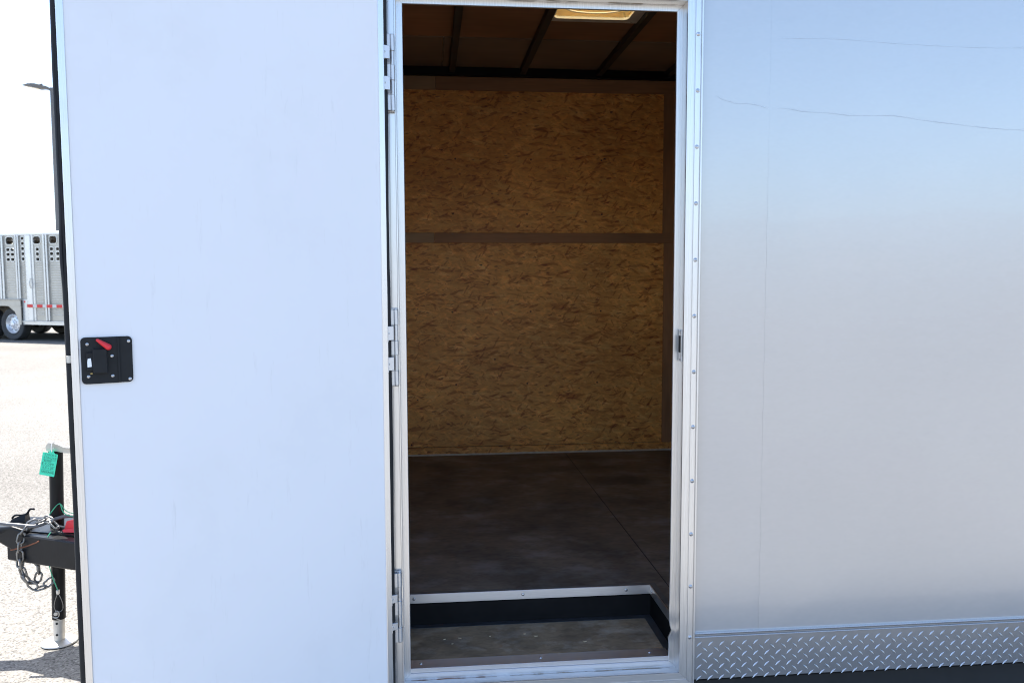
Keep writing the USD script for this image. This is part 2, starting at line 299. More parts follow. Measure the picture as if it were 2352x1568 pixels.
def screw_head(c, normal, r=.0055, h=.0034):
    m = rev([(0, h), (r * .28, h), (r * .30, h * .55), (r * .42, h * .92), (r * .75, h * .7), (r, h * .15), (r, -.0004), (0, -.0004)], 14)
    n = np.array(normal, float); n /= np.linalg.norm(n); a = np.array([0, 0, 1.0]) if abs(n[2]) < .9 else np.array([1.0, 0, 0])
    x = np.cross(a, n); x /= np.linalg.norm(x)
    return move(m, c, np.stack([x, np.cross(n, x), n], 1))

# ------------------------------------------------------------------ ground
obj("parking_lot", (np.array([[-1500, -1500, 0], [1500, -1500, 0], [1500, 1500, 0], [-1500, 1500, 0]]), np.array([[0, 1, 2, 3]])), ASPHALT, smooth=False, kind="structure")

# unseen ridge added behind the camera to dim the horizon mirrored in the skin
def added_hill(u, w):
    a = math.radians(100) + u * math.radians(160); r = 1900 + 900 * w
    hgt = np.sin(np.clip(w, 0, 1) * np.pi / 2) * (95 + 130 * meshkit.fbm(np.stack([u * 14, 0 * u, w], -1), 4, 6)) * np.clip(np.minimum(u, 1 - u) * 8, 0, 1) - 1
    return np.stack([r * np.sin(a), r * np.cos(a), hgt], -1)
obj("added_hills", grid(160, 10, added_hill), ADDED_HILL, smooth=True, kind="structure")

# ------------------------------------------------------------------ the cargo trailer
Z0, Z1, W = .350, 2.316, .800           # door opening
XF, XR, YB = -.88, 5.10, 2.56           # front, rear, far side
FZ = .4702                              # floor top
T = thing("cargo_trailer", "silver enclosed cargo trailer with its side door standing open", "trailer", (0, 0, 0))

# outer skin right of the door: two sheets, very slightly wavy, the second lapped over the first
def skin(x0, x1, z0, z1, y, nx, nz, seed):
    def fn(u, w):
        x, z = x0 + (x1 - x0) * u, z0 + (z1 - z0) * w
        p = np.stack([x * .9 + seed * 7.3, np.full_like(x, seed), z * 1.5], -1)
        e = np.minimum.reduce([u, 1 - u, w, 1 - w]) * 12
        return np.stack([x, y + (meshkit.fbm(p, 2, seed)) * -.0030 * np.clip(e, 0, 1), z], -1)
    front = grid(nx, nz, fn)
    back = bx(x0, x1, y + .0003, y + .012, z0, z1)
    return cat(front, back)
obj("skin_sheet", skin(.868, 1.080, .440, 2.80, -.0005, 14, 90, 3), SKIN, T)
obj("skin_sheet", skin(1.0735, 5.08, .440, 2.80, -.0012, 110, 90, 5), SKIN, T)
obj("skin_sheet", skin(XF, -.072, .30, 2.80, -.001, 30, 60, 8), SKIN, T)
obj("skin_sheet", bx(-.072, .868, -.001, .012, 2.385, 2.80), SKIN, T)
# long scratch and fainter ones
def scratch(pts, w, y):
    from scipy.interpolate import PchipInterpolator as PC; q = np.array(pts); xx = np.linspace(q[0, 0], q[-1, 0], 60); p = np.stack([xx, 0 * xx + y, PC(q[:, 0], q[:, 1])(xx)], 1); d = np.gradient(p, axis=0); nrm = np.stack([-d[:, 2], d[:, 1] * 0, d[:, 0]], 1); nrm /= np.linalg.norm(nrm, axis=1, keepdims=True)
    ww = (w * (.55 + .45 * np.sin(np.linspace(0, 19, 60)) ** 2) * np.minimum(1, np.minimum(np.linspace(0, 12, 60), np.linspace(12, 0, 60)) + .15))[:, None]
    v = np.vstack([p - nrm * ww, p + nrm * ww]); i = np.arange(59)
    return v, np.stack([i, i + 1, i + 61, i + 60], 1)
obj("scratch", scratch([(.911, 2.072), (.931, 2.060), (.964, 2.051), (.967, 2.049), (.991, 2.050), (1.071, 2.036)], .00034, -.0042), SCRATCH, T)
obj("scratch", scratch([(1.082, 2.036), (1.118, 2.038), (1.185, 2.029), (1.253, 2.027), (1.335, 2.020), (1.444, 2.022), (1.555, 2.010), (1.668, 1.999), (1.781, 1.989), (1.884, 1.985), (2.0, 1.974)], .00036, -.0052), SCRATCH, T)
for pts, w in (([(1.09, 2.24), (1.25, 2.242), (1.5, 2.232), (1.75, 2.228), (1.95, 2.236)], .00028),):
    obj("scratch", scratch(pts, w, -.0052), FAINT, T)

# tread plate along the bottom with raised lugs, and its bright top trim
pz0, pz1 = .302, .436
plate = [bx(.868, 5.06, -.004, -.0005, pz0, pz1, .0008)]
def lug(x, z, s, l=.0120, w=.0030, h=.0024):
    a = math.radians(42) * s; c, sn = math.cos(a), math.sin(a); y = -.004
    P = [(-l, 0, 0), (-l * .2, -w, 0), (l * .2, -w, 0), (l, 0, 0), (l * .2, w, 0), (-l * .2, w, 0), (-l * .62, 0, h * .8), (0, -w * .45, h), (0, w * .45, h), (l * .62, 0, h * .8)]
    F = [(0, 1, 6), (1, 7, 6), (1, 2, 7), (2, 3, 9), (2, 9, 7), (3, 4, 9), (4, 8, 9), (4, 5, 8), (5, 0, 6), (5, 6, 8), (6, 7, 8), (7, 9, 8)]
    return np.array([(x + p * c - q * sn, y - r, z + p * sn + q * c) for p, q, r in P]), np.array(F)
pit = .0362
for i in range(116):
    for j in range(4):
        plate.append(lug(.884 + i * pit, pz0 + .004 + j * pit, 1))
        if j < 4 and pz0 + .022 + j * pit < pz1 - .006: plate.append(lug(.884 + (i + .5) * pit, pz0 + .022 + j * pit, -1))
tp = obj("tread_plate", plate[0], TREAD, T)
obj("raised_lugs", cat(*plate[1:]), LUG, tp, smooth=35, kind="stuff")
obj("plate_trim", bx(.868, 5.06, -.0105, -.0005, .4365, .4395, .0012), FRAME_AL, T)
obj("plate_trim", cat(bx(.868, 5.06, -.0075, -.0008, .4395, .4475, .002)), TREAD, T)
obj("plate_trim", bx(.868, 5.06, -.0105, -.0005, .4480, .4510, .0012), FRAME_AL, T)

# rest of the shell
obj("side_rail", bx(XF, XR, .036, .080, .165, .281, .004), UNDER, T)
obj("roof_skin", None or (lambda: (lambda b, h: b.difference(h))(trimesh.creation.box(bounds=[[XF, .0, 2.803], [XR, YB, 2.830]]), trimesh.creation.box(bounds=[[.652, 1.138, 2.7], [1.012, 1.498, 2.9]])))(), WHITEPAINT, T, smooth=False)
obj("far_side_skin", bx(XF, XR, 2.548, 2.56, .30, 2.803), SKIN, T)
obj("front_wall", bx(XF - .012, XF, .0, YB, .30, 2.83), SKIN, T)
obj("rear_wall", bx(XR - .02, XR, .0, YB, .30, 2.83), SKIN, T)
for x in (-.6, .3, 1.4, 2.6, 3.8): obj("floor_crossmember", bx(x, x + .06, .082, 2.54, .24, .345), UNDER, T)
# wheels far back under the trailer
for x in (2.65, 3.5):
    w = obj("wheel", move(rev([(.20, -.10), (.31, -.10), (.335, -.07), (.335, .07), (.31, .10), (.20, .10)], 36, "y"), (x, .16, .335)), TYRE, T)

# interior: near wall lining, front lining
obj("near_wall_lining", cat(bx(XF + .01, -.070, .014, .050, .352, 2.755), bx(.870, 5.07, .014, .050, .352, 2.755), bx(-.070, .870, .014, .050, 2.40, 2.755)), OSB, T, smooth=False)
obj("front_lining", bx(XF + .003, XF + .02, .052, 2.51, .46, 2.755), OSB, T, smooth=False)
obj("rear_lining", bx(XR - .04, XR - .022, .052, 2.51, .46, 2.755), OSB, T, smooth=False)
# far wall: strand board sheets, boards over them
for x0, x1 in ((XF + .02, 1.586), (1.588, 4.0), (4.002, 5.05)):
    obj("strand_board_sheet", bx(x0, x1, 2.514, 2.527, 1.748, 2.640), OSB, T, smooth=False)
    obj("strand_board_sheet", bx(x0, x1, 2.514, 2.527, .5245, 1.747), OSB, T, smooth=False)
obj("kick_board", bx(XF + .02, 5.05, 2.510, 2.527, FZ, .5205), OSB, T, smooth=False)
obj("top_board", bx(.118, 5.05, 2.500, 2.5135, 2.627, 2.704, .002), PLANK, T)
obj("top_board", bx(XF + .02, .1165, 2.500, 2.5135, 2.627, 2.704, .002), PLANK_L, T, label="lighter left length of the top board")
obj("middle_rail", bx(.104, 5.05, 2.500, 2.5135, 1.744, 1.803, .002), PLANK, T)
obj("middle_rail", bx(XF + .02, .1025, 2.500, 2.5135, 1.744, 1.803, .002), PLANK_L, T, label="lighter left length of the middle rail")
obj("upright_board", bx(1.480, 1.66, 2.501, 2.5135, 1.8035, 2.6265, .002), PLANK_V, T)
obj("upright_board", bx(1.489, 1.67, 2.501, 2.5135, .5225, 1.7435, .002), PLANK_V, T)
# caulk bead on the floor line
xs = np.linspace(-.9, 3, 160); hh = .0075 + .005 * (meshkit.fbm(np.stack([xs * 9, xs * 0, xs * 0], -1), 3, 2))
obj("caulk_bead", grid(160, 2, lambda u, w: np.stack([np.interp(u, np.linspace(0, 1, 160), xs), 2.508 - .0 * w, FZ + .0005 + w * np.interp(u, np.linspace(0, 1, 160), hh)], -1)), CAULK, T)
# screws in the strand board
NAILS = [(x + dx, z) for z in (2.235, 1.915, 1.335, .90) for x, dx in ((.225, 0), (.662, .0), (1.092, .0))] + [(-.036, .54), (.46, 1.049)]
for x, z in NAILS:
    x += rng.uniform(-.02, .02)
    obj("wall_screw", move(rev([(0, .0012), (.004, .001), (.0055, 0), (.0055, -.0005), (0, -.0005)], 8, "y"), (x, 2.5138, z)), HOLE, T)
# dark flecks: wormholes and chipped flakes
fl = []
for _ in range(46):
    x, z, s = rng.uniform(-.05, 1.46), rng.uniform(.56, 2.6), rng.uniform(.0018, .0055)
    a = rng.uniform(0, 6.28, 7); a.sort(); q = np.stack([x + np.cos(a) * s * rng.uniform(1, 2.4), np.full(7, 2.5134), z + np.sin(a) * s * rng.uniform(.4, 1)], 1)
    fl.append((np.vstack([q, [[x, 2.5134, z]]]), np.array([(7, (k + 1) % 7, k) for k in range(7)])))
obj("dark_flecks", cat(*fl), HOLE, T, smooth=False, kind="stuff")
for pts in (((.006, 2.503, 1.766), (.018, 2.503, 1.764)), ((.205, 2.4985, 1.795), (.216, 2.4985, 1.793)), ((.52, 2.4985, 1.766), (.53, 2.4985, 1.765))):
    obj("staple", tube(pts, .0012, 6), ZINC, T)

# ceiling: plywood sheets round the roof vent, steel bows below, dark wall tube
VX0, VX1, VY0, VY1 = .652, 1.012, 1.138, 1.498
for nm, m, lk in (("ceiling_sheet", [(XF + .02, VX0, .05, 1.889), (VX1, 5.05, .05, 1.889), (VX0, VX1, .05, VY0), (VX0, VX1, VY1, 1.889)], CEIL),):
    obj(nm, cat(*[bx(a, b, c, d, 2.756, 2.764) for a, b, c, d in m]), lk, T, smooth=False)
obj("ceiling_sheet", bx(XF + .02, .155, 1.892, 2.47, 2.752, 2.760), CEIL2, T, smooth=False, label="greyer ceiling sheet along the far side")
obj("ceiling_sheet", bx(.158, 5.05, 1.892, 2.47, 2.752, 2.760), CEIL2, T, smooth=False, label="greyer ceiling sheet along the far side")
obj("wall_top_tube", bx(XF + .02, 5.05, 2.475, 2.512, 2.7045, 2.765, .002), BLACK, T)
obj("wall_top_tube", bx(XF + .02, 5.05, .052, .09, 2.7045, 2.7515, .002), BLACK, T)
for x in (-.63, -.21, .213, .625, 1.078, 1.49, 1.90, 2.31, 2.72, 3.13, 3.54, 3.95, 4.36, 4.77):
    obj("roof_bow", bx(x - .018, x + .018, .092, 2.474, 2.716, 2.7515, .003), GREYSTEEL, T)
# roof vent: garnish frame, skirt, translucent lid, screen gasket
ring = rrect(.612, 1.048, 1.102, 1.538, .035).difference(rrect(VX0 + .004, VY0 + .004, VX1 - .004, VY1 - .004, .03))
vent = obj("roof_vent", cat(move(extrude(ring, .012), (0, 0, 2.739))), VENTW, T)
sk = rrect(VX0 + .002, VY0 + .002, VX1 - .002, VY1 - .002, .03).difference(rrect(VX0 + .006, VY0 + .006, VX1 - .006, VY1 - .006, .028))
obj("skirt", move(extrude(sk, .10), (0, 0, 2.7515)), LENS, vent)
lid = []
for k, (i, z) in enumerate(((-.03, 2.852), (-.022, 2.868), (.02, 2.880), (.17, 2.884))):
    lid.append(np.array([(x, y, z) for x, y in list(rrect(VX0 + i, VY0 + i, VX1 - i, VY1 - i, .03 if i < .1 else .005, 4).exterior.coords)[:-1]]))
nn = len(lid[0]); lv = np.vstack(lid); lf = [(k * nn + a, k * nn + (a + 1) % nn, (k + 1) * nn + (a + 1) % nn, (k + 1) * nn + a) for k in range(3) for a in range(nn)]
obj("lid", (lv, np.array(lf)), LENS, vent)
t = np.linspace(0, 2 * np.pi, 60, endpoint=False)
obj("screen_gasket", tube(np.stack([.832 + np.sign(np.cos(t)) * np.abs(np.cos(t)) ** .8 * .152, 1.318 + np.sign(np.sin(t)) * np.abs(np.sin(t)) ** .8 * .145, 2.758 + 0 * t], 1), .0038, 8, True), VENTW, vent)
for x in (.632, 1.032):
    for y in (1.118, 1.518): obj("vent_screw", screw_head((x, y, 2.739), (0, 0, -1), .006, .003), ZINC, vent)

# floor sheets with the step well cut out
fl = sbox(XF + .02, .052, .8840, 2.512).difference(sbox(-.10, .0, .826, .3475))
obj("floor_sheet", move(extrude(fl, .019), (0, 0, FZ - .019)), FLOOR, T, smooth=False)
obj("floor_sheet", bx(.8882, 2.105, .052, 2.512, FZ - .019, FZ), FLOOR, T, smooth=False)
obj("floor_sheet", bx(2.110, 5.05, .052, 2.512, FZ - .019, FZ - .0005), FLOOR, T, smooth=False)
obj("floor_underlay", bx(XF + .02, 5.05, .349, 2.512, FZ - .04, FZ - .0195), UNDER, T, smooth=False)
obj("floor_seam", bx(.8842, .8880, .06, 2.508, FZ - .012, FZ - .0012), HOLE, T, smooth=False)
# step well
SW = .362
obj("step_floor", bx(-.10, .8255, .078, .3475, SW - .012, SW), "/World/Looks/step_plywood_lit", T, smooth=False)
obj("step_riser", bx(-.10, .8300, .3480, .3560, SW - .012, FZ - .020), RISER, T, smooth=False)
obj("step_riser", bx(.8262, .8340, .052, .3478, SW - .012, FZ - .020), RISER, T, smooth=False)
obj("step_riser", bx(-.108, -.1005, .052, .3478, SW - .012, FZ), RISER, T, smooth=False)
obj("step_border", cat(bx(-.10, .8255, .322, .3475, SW, SW + .0012), bx(.800, .8255, .078, .322, SW, SW + .0012)), BORDER, T, smooth=False)
edge = obj("floor_edge_trim", bx(-.10, .8255, .3435, .3470, .4400, .4718, .0008), SILL_AL, T)
for x in (.005, .377, .739): obj("trim_screw", screw_head((x, .3435, .4565), (0, -1, 0), .0055, .003), ZINC, edge)
edge = obj("floor_edge_trim", bx(.8225, .8260, .072, .3425, .4400, .4718, .0008), FRAME_AL, T)
obj("trim_screw", screw_head((.8225, .325, .4565), (-1, 0, 0), .0055, .003), ZINC, edge)
obj("trim_flange", cat(bx(-.10, .8255, .3472, .3640, FZ + .0002, FZ + .0014)), FLANGE, edge, smooth=False); obj("trim_flange", bx(.8263, .846, .072, .3640, FZ + .0002, FZ + .0014), FLANGE, edge, smooth=False)
lip = obj("sill_lip", bx(-.004, .804, .0318, .088, Z0 + .0005, SW + .0025, .0006), SILL_AL, T)
for x in (.03, .40, .745): obj("trim_screw", screw_head((x, .062, SW + .0025), (0, 0, 1), .005, .003), ZINC, lip)

# door frame: a stepped extrusion mitred round the opening
PROF = [(.000, .038), (.000, .0315), (.0012, .0300), (.0175, .0300), (.0180, .0290), (.0180, -.0090), (.0190, -.0130), (.0220, -.0130), (.0232, -.0100), (.0390, -.0096), (.0400, -.0075), (.0430, -.0075),
        (.0440, -.0108), (.0585, -.0108), (.0595, -.0090), (.0605, -.0090), (.0612, -.0140), (.0655, -.0140), (.0665, -.0125), (.0665, -.0008), (.030, .010), (.030, .038)]
def frame_piece(a, b, ua, ub, dirs, nseg, dent=False):
    """a, b: the opening's corners (x, z); ua, ub: mitre directions there; dirs: outward direction."""
    n = len(PROF); V = []
    for s in np.linspace(0, 1, nseg + 1):
        for u, y in PROF:
            P = (np.array(a) + u * np.array(ua)) * (1 - s) + (np.array(b) + u * np.array(ub)) * s
            x, z = P
            if dent and u < .0185 and y > -.01:
                k = np.clip(1 - u / .022, 0, 1)
                g = lambda c, w: math.exp(-((z - c) / w) ** 2)
                x += k * (.0050 * g(.447, .013) - .0035 * g(.425, .014) - .0022 * g(.505, .03) - .0030 * np.clip((.43 - z) / .08, 0, 1))
                y -= k * (.006 * g(.447, .016) + .003 * g(.50, .03))
            V.append((x, y, z))
    F = []
    for i in range(nseg):
        for k in range(n):
            k2 = (k + 1) % n; F.append((i * n + k, i * n + k2, (i + 1) * n + k2, (i + 1) * n + k))
    V = np.array(V); F = np.array(F)
    F = np.vstack([F[:, [0, 1, 2]], F[:, [0, 2, 3]]])
    cap = trimesh.creation.triangulate_polygon(Polygon(PROF), engine="earcut")
    idx = [int(np.argmin(np.linalg.norm(np.array(PROF) - p, axis=1))) for p in cap[0]]
    c = np.array(idx)[cap[1]]
    F = np.vstack([F, c, c[:, ::-1] + nseg * n])
    m = trimesh.Trimesh(V, F, process=False); m.fix_normals(); return m
e = .0003
jl = obj("door_jamb", frame_piece((0, Z0 + e), (0, Z1 - e), (-1, -1), (-1, 1), None, 2), FRAME_AL, T, smooth=25)
jr = obj("door_jamb", frame_piece((W, Z0 + e), (W, Z1 - e), (1, -1), (1, 1), None, 160, True), FRAME_AL, T, smooth=25, label="right door jamb with a dented stop near the bottom")
hd = obj("door_head", frame_piece((e, Z1), (W - e, Z1), (-1, 1), (1, 1), None, 2), FRAME_AL, T, smooth=25)
sl = obj("door_sill", frame_piece((e, Z0), (W - e, Z0), (-1, -1), (1, -1), None, 2), SILL_AL, T, smooth=25)
for z in (2.242, 2.082, 1.921, 1.757, 1.592, 1.426, 1.259, 1.093, .928, .764, .601, .441):
    obj("frame_screw", screw_head((W + .0515 + rng.uniform(-.0006, .0006), -.0108, z), (0, -1, 0), .0062, .0048), ZINC, jr)
obj("frame_screw", screw_head((.40, -.0108, Z0 - .0515), (0, -1, 0), .0054, .0034), ZINC, sl)
obj("frame_screw", screw_head((.10, -.0108, Z0 - .0515), (0, -1, 0), .0054, .0034), ZINC, sl)
xs = np.linspace(.02, .30, 60)
def grime(x0, x1, z, seed, y0=-.006, y1=.0285):
    n = 80; xs = np.linspace(x0, x1, n); a = meshkit.fbm(np.stack([xs * 28, xs * 0, xs * 0 + seed], -1), 4, seed); b = meshkit.fbm(np.stack([xs * 17, xs * 0, xs * 0 + seed + 9], -1), 4, seed + 3)
    w = np.clip((a - .40) * .02, 0, .003) * np.clip(np.minimum(xs - x0, x1 - xs) * 30, 0, 1) + .0006
    c = y1 - .002 - b * .006
    return np.vstack([np.stack([xs, c - w, xs * 0 + z], 1), np.stack([xs, np.minimum(c + w, y1), xs * 0 + z], 1)]), np.stack([np.arange(n - 1), np.arange(1, n), np.arange(n + 1, 2 * n), np.arange(n, 2 * n - 1)], 1)
for x0, x1, q in ((.0, .26, 2), (.30, .50, 5), (.50, .80, 7)): obj("grime", grime(x0, x1, Z0 - .0176, q), RUSTY if q == 2 else DIRT, sl, smooth=False)
for x0, x1, q in ((.30, .50, 12), (.46, .80, 14)): obj("grime", grime(x0, x1, Z1 + .0176, q), DIRT, hd, smooth=False)
# latch strike on the right jamb
st = obj("strike_plate", bx(W + .0150, W + .0178, -.004, .024, 1.289, 1.384, .001), HINGE_AL, jr)
obj("strike_slot", bx(W + .0144, W + .0152, .004, .022, 1.316, 1.366), HOLE, jr)
obj("strike_lip", hull([(W + .0150, -.006, z) for z in (1.305, 1.368)] + [(W + .0132, -.004, z) for z in (1.308, 1.365)] + [(W + .0150, .002, z) for z in (1.305, 1.368)]), GALV, jr)
for z in (1.295, 1.378): obj("strike_screw", screw_head((W + .0150, .008, z), (-1, 0, 0), .004, .002), ZINC, jr)

# hinges: leaf and knuckles on the jamb, straps on the door
AL = math.radians(23); D = np.array([-math.cos(AL), -math.sin(AL), 0]); N = np.array([math.sin(AL), -math.cos(AL), 0])
P0 = np.array([-.05, -.055, 0]); MD = np.stack([D, N, [0, 0, 1]], 1)
dr = lambda m: move(m, P0, MD)         # door frame: s along the door from the hinge, n out of its inner face, z up
PIN = (-.0285, -.0215)
def zcyl(x, y, z0, z1, r, n=16): return move(rev([(0, 0), (r * .86, 0), (r, .001), (r, z1 - z0 - .001), (r * .86, z1 - z0), (0, z1 - z0)], n), (x, y, z0))
HK = [[(2.214, 2.170), (2.133, 2.090), (2.050, 2.007)], [(1.452, 1.408), (1.363, 1.322), (1.278, 1.235)], [(.684, .642), (.600, .559), (.520, .476)]]
HS = [[(2.179, 2.143), (2.096, 2.059)], [(1.406, 1.366), (1.318, 1.280)], [(.627, .603), (.543, .522)]]

door = obj("door", dr(bx(.013, .773, -.030, 0, .345, 2.320)), WHITE, T, smooth=False, label="open side door, its smooth white inner face outward")
# its front as a slightly uneven sheet
def sheet(u, w):
    s, z = .0155 + u * .755, .348 + w * 1.970
    y = .0009 + (meshkit.fbm(np.stack([s * 1.7, s * 0, z * 1.3], -1), 2, 11) - .5) * .0026 * np.clip(np.minimum.reduce([u, 1 - u, w, 1 - w]) * 15, 0, 1)
    v = np.stack([s, y, z], -1); return v @ MD.T + P0
obj("inner_sheet", tuple(x if i == 0 else x[:, ::-1] for i, x in enumerate(grid(40, 90, sheet))), WHITE, door)
for s0, s1 in ((-.0005, .0160), (.7700, .7865)):
    obj("edge_trim", dr(bx(s0, s1, -.031, .0030, .330, 2.335, .0012)), FRAME_AL, door)
for z0, z1 in ((.330, .3465), (2.3185, 2.335)):
    obj("edge_trim", dr(bx(.0162, .7698, -.031, .0028, z0, z1, .0012)), FRAME_AL, door)
def seal(s, seed, sgn):
    z = np.linspace(.325, 2.34, 90); wob = (meshkit.fbm(np.stack([z * 3, z * 0, z * 0], -1), 2, seed) - .5) * .004
    if sgn > 0: wob = wob + .003 * np.exp(-((z - 1.60) / .06) ** 2)
    m = tube(np.stack([s + sgn * wob, np.full_like(z, -.018), z], 1), .0080 if sgn < 0 else .0056, 12)
    return cat(dr(m), dr(bx(min(s, s - sgn * .007), max(s, s - sgn * .007), -.028, -.008, .325, 2.34)))
obj("seal", seal(-.0078, 4, -1), RUBBER, door); obj("seal", seal(.7925, 9, 1), RUBBER, door)
obj("outer_skin", dr(bx(-.006, .7890, -.0360, -.0312, .325, 2.34)), SKIN, door, smooth=False)
# latch
plate = rrect(.655, 1.293, .766, 1.404, .010)
lt = obj("latch_plate", cat(dr(move(extrude(plate.intersection(sbox(.684, 1, .8, 2)), .0055), (0, .0064, 0), XZ)), dr(move(extrude(plate.intersection(sbox(.6, 1, .680, 2)), .0040), (0, .0049, 0), XZ)),
    dr(hull([(s, n, z) for z in (1.293, 1.404) for s, n in ((.6799, .0049), (.6841, .0064), (.6799, .001), (.6841, .001))])),
    dr(bx(.683, .688, .0064, .0085, 1.296, 1.401, .0008))), LATCH, door)
obj("latch_handle", cat(dr(bx(.710, .7415, .0064, .0165, 1.318, 1.3775, .0025)), dr(bx(.737, .755, .0064, .0120, 1.3245, 1.3690, .002))), LATCH, door)
obj("latch_pocket", dr(bx(.738, .7545, .0064, .0070, 1.3700, 1.3790)), HOLE, door); obj("latch_pocket", dr(bx(.735, .7530, .0064, .0070, 1.3160, 1.3228)), HOLE, door)
obj("latch_key_bit", dr(bx(.7425, .7480, .0068, .0090, 1.3170, 1.3195, .0005)), BRASS, door)
a, b = np.array([.7300, .0150, 1.3975]), np.array([.7075, .0150, 1.3805])
import manifold3d as m3
ball = lambda c, r: m3.Manifold.sphere(r, 20).translate(list(map(float, c)))
obj("latch_lever", dr(m3.Manifold.batch_hull([ball(a, .0036), ball(b, .0074), ball(b + [0, -.005, 0], .0074)])), RED, door, smooth=40)
for s, z in ((.7520, 1.388), (.7000, 1.358), (.7515, 1.311), (.7000, 1.310)): obj("latch_screw", dr(screw_head((s, .0064, z), (0, 1, 0), .0042, .0030)), ZINC, door)
for s, z in ((.6625, 1.392), (.6625, 1.3005)): obj("latch_screw", dr(screw_head((s, .0049, z), (0, 1, 0), .0042, .0026)), ZINC, door)
obj("latch_sticker", dr(hull([(s, n, z) for n in (.0121, .0123) for s, z in ((.7535, 1.345), (.7520, 1.354), (.7455, 1.355), (.7440, 1.335), (.7530, 1.3335)) for n in (n,)])), STICKER, door)
obj("latch_bolt", dr(hull([(s, n, z) for z in (1.345, 1.362) for s, n in ((.786, -.012), (.786, .000), (.796, -.012), (.7965, -.006), (.791, .0008))])), GALV, door)
for hk, hs in zip(HK, HS):
    h = obj("hinge", bx(-.0455, -.0225, -.0172, -.0145, hk[-1][1] - .004, hk[0][0] + .004, .0008), HINGE_AL, T)
    for z1, z0 in hk: obj("knuckle", cat(zcyl(*PIN, z0, z1, .0074), bx(PIN[0] - .0155, PIN[0] - .0050, -.0300, -.0272, z0, z1, .0008)), HINGE_AL, h)
    obj("hinge_pin", zcyl(*PIN, hk[-1][1] - .002, hk[0][0] + .002, .0052, 12), HINGE_AL, h)
    for z1, z0 in hs:
        sp = obj("strap", dr(bx(-.0195, -.0008, -.0110, -.0030, z0, z1, .0010)), HINGE_AL, door)
        obj("strap_lip", dr(bx(-.0008, .0016, -.0110, .0045, z0 - .004, z1 - .003, .0006)), HINGE_AL, door)
        obj("strap_rivet", dr(screw_head((-.0040, -.0030, (z0 + z1) / 2), (0, 1, 0), .0028, .0012)), ZINC, door)

# tongue: two beams meeting at the coupler, jack between them
TY = 1.185; TA = math.radians(26)
for sg in (-1, 1):
    c, s = math.cos(TA), math.sin(TA) * sg; ln = .82
    def tb(m): return move(m, (-1.66, TY + sg * .012, 0), np.array([[c, -s, 0], [s, c, 0], [0, 0, 1]]))
    o0, o1 = (-.052, 0) if sg < 0 else (0, .052)
    obj("tongue_beam", tb(bx(0, ln, o0, o1, .382, .498, .005)), BLACK, T)
obj("tongue_top_plate", hull([(x, y, z) for z in (.4985, .5035) for x, y in ((-1.60, TY - .06), (-1.60, TY + .06), (-1.36, TY - .15), (-1.36, TY + .15))]), BLACK, T)
# coupler: folded steel housing that narrows to the ball socket
cp = m3.Manifold.batch_hull([ball((-1.845, TY, .478), .044), ball((-1.80, TY, .480), .040), ball((-1.72, TY - .022, .489), .020), ball((-1.72, TY + .022, .489), .020)])
cp2 = m3.Manifold.batch_hull([ball((x, TY + y, z), .012) for y0, x, zs in ((.024, -1.735, (.470, .502)), (.062, -1.655, (.438, .516)), (.085, -1.600, (.420, .506))) for y in (-y0, y0) for z in zs])
cpl = obj("coupler", cp + cp2, BLACK, T, smooth=40)
obj("weld_line", tube([(x, 1.126 - .487 * (x + 1.683) - .0005, z) for x, z in ((-1.660, .428), (-1.62, .440), (-1.57, .458), (-1.53, .475), (-1.515, .484))], .0032, 6), RUST, T)
obj("coupler_lever", cat(tube(spline([(-1.675, 1.17, .545), (-1.635, 1.165, .560), (-1.612, 1.162, .566), (-1.602, 1.16, .580), (-1.58, 1.16, .583)], 24), .0045, 8), hull([(-1.680, 1.15, .530), (-1.680, 1.20, .530), (-1.618, 1.15, .530), (-1.618, 1.20, .530), (-1.672, 1.16, .545), (-1.618, 1.16, .566), (-1.618, 1.19, .566)])), BLACK, T)
# jack
lean = lambda z: (-1.513 + .022 * (z / .82), TY - .012)
def jpost(z0, z1, r, n=20): return tube([(*lean(z), z) for z in np.linspace(z0, z1, 4)], r, n)
jk = obj("jack", cat(jpost(.108, .828, .0265)), BLACK, T)
obj("jack_drop_leg", jpost(.012, .112, .0225), GALV, jk)
obj("jack_foot", move(rev([(0, 0), (.066, 0), (.071, .003), (.068, .008), (.026, .013), (0, .013)], 40), (*lean(0), .002)), GALV, jk)
for z in (.092, .043): obj("pin_hole", move(rev([(0, .0006), (.0052, .0006), (.0052, -.002), (0, -.002)], 14, "y"), (lean(z)[0], lean(z)[1] - .0222, z)), HOLE, jk)
obj("jack_pin", cat(move(rev([(0, .006), (.0075, .006), (.0085, 0), (0, 0)], 14, "y"), (lean(.137)[0], lean(.137)[1] - .0262, .137)), tube(spline([(-1.508, 1.140, .150), (-1.497, 1.138, .150), (-1.500, 1.138, .125), (-1.520, 1.138, .128), (-1.500, 1.136, .118), (-1.485, 1.140, .108)], 30), .0016, 6)), GALV, jk)
obj("jack_cap", move(rev([(0, .012), (.020, .012), (.029, .004), (.029, -.006), (0, -.006)], 24), (*lean(.828), .828)), BLACK, jk)
arm = [hull([(x, y, z) for y in (1.135, 1.141) for x, z in pts]) for pts in ([(-1.512, .835), (-1.514, .850), (-1.508, .862), (-1.494, .868), (-1.478, .866), (-1.478, .832), (-1.500, .828)], [(-1.478, .866), (-1.455, .857), (-1.435, .846), (-1.435, .822), (-1.478, .832)], [(-1.435, .846), (-1.40, .840), (-1.33, .840), (-1.33, .820), (-1.435, .822)])]
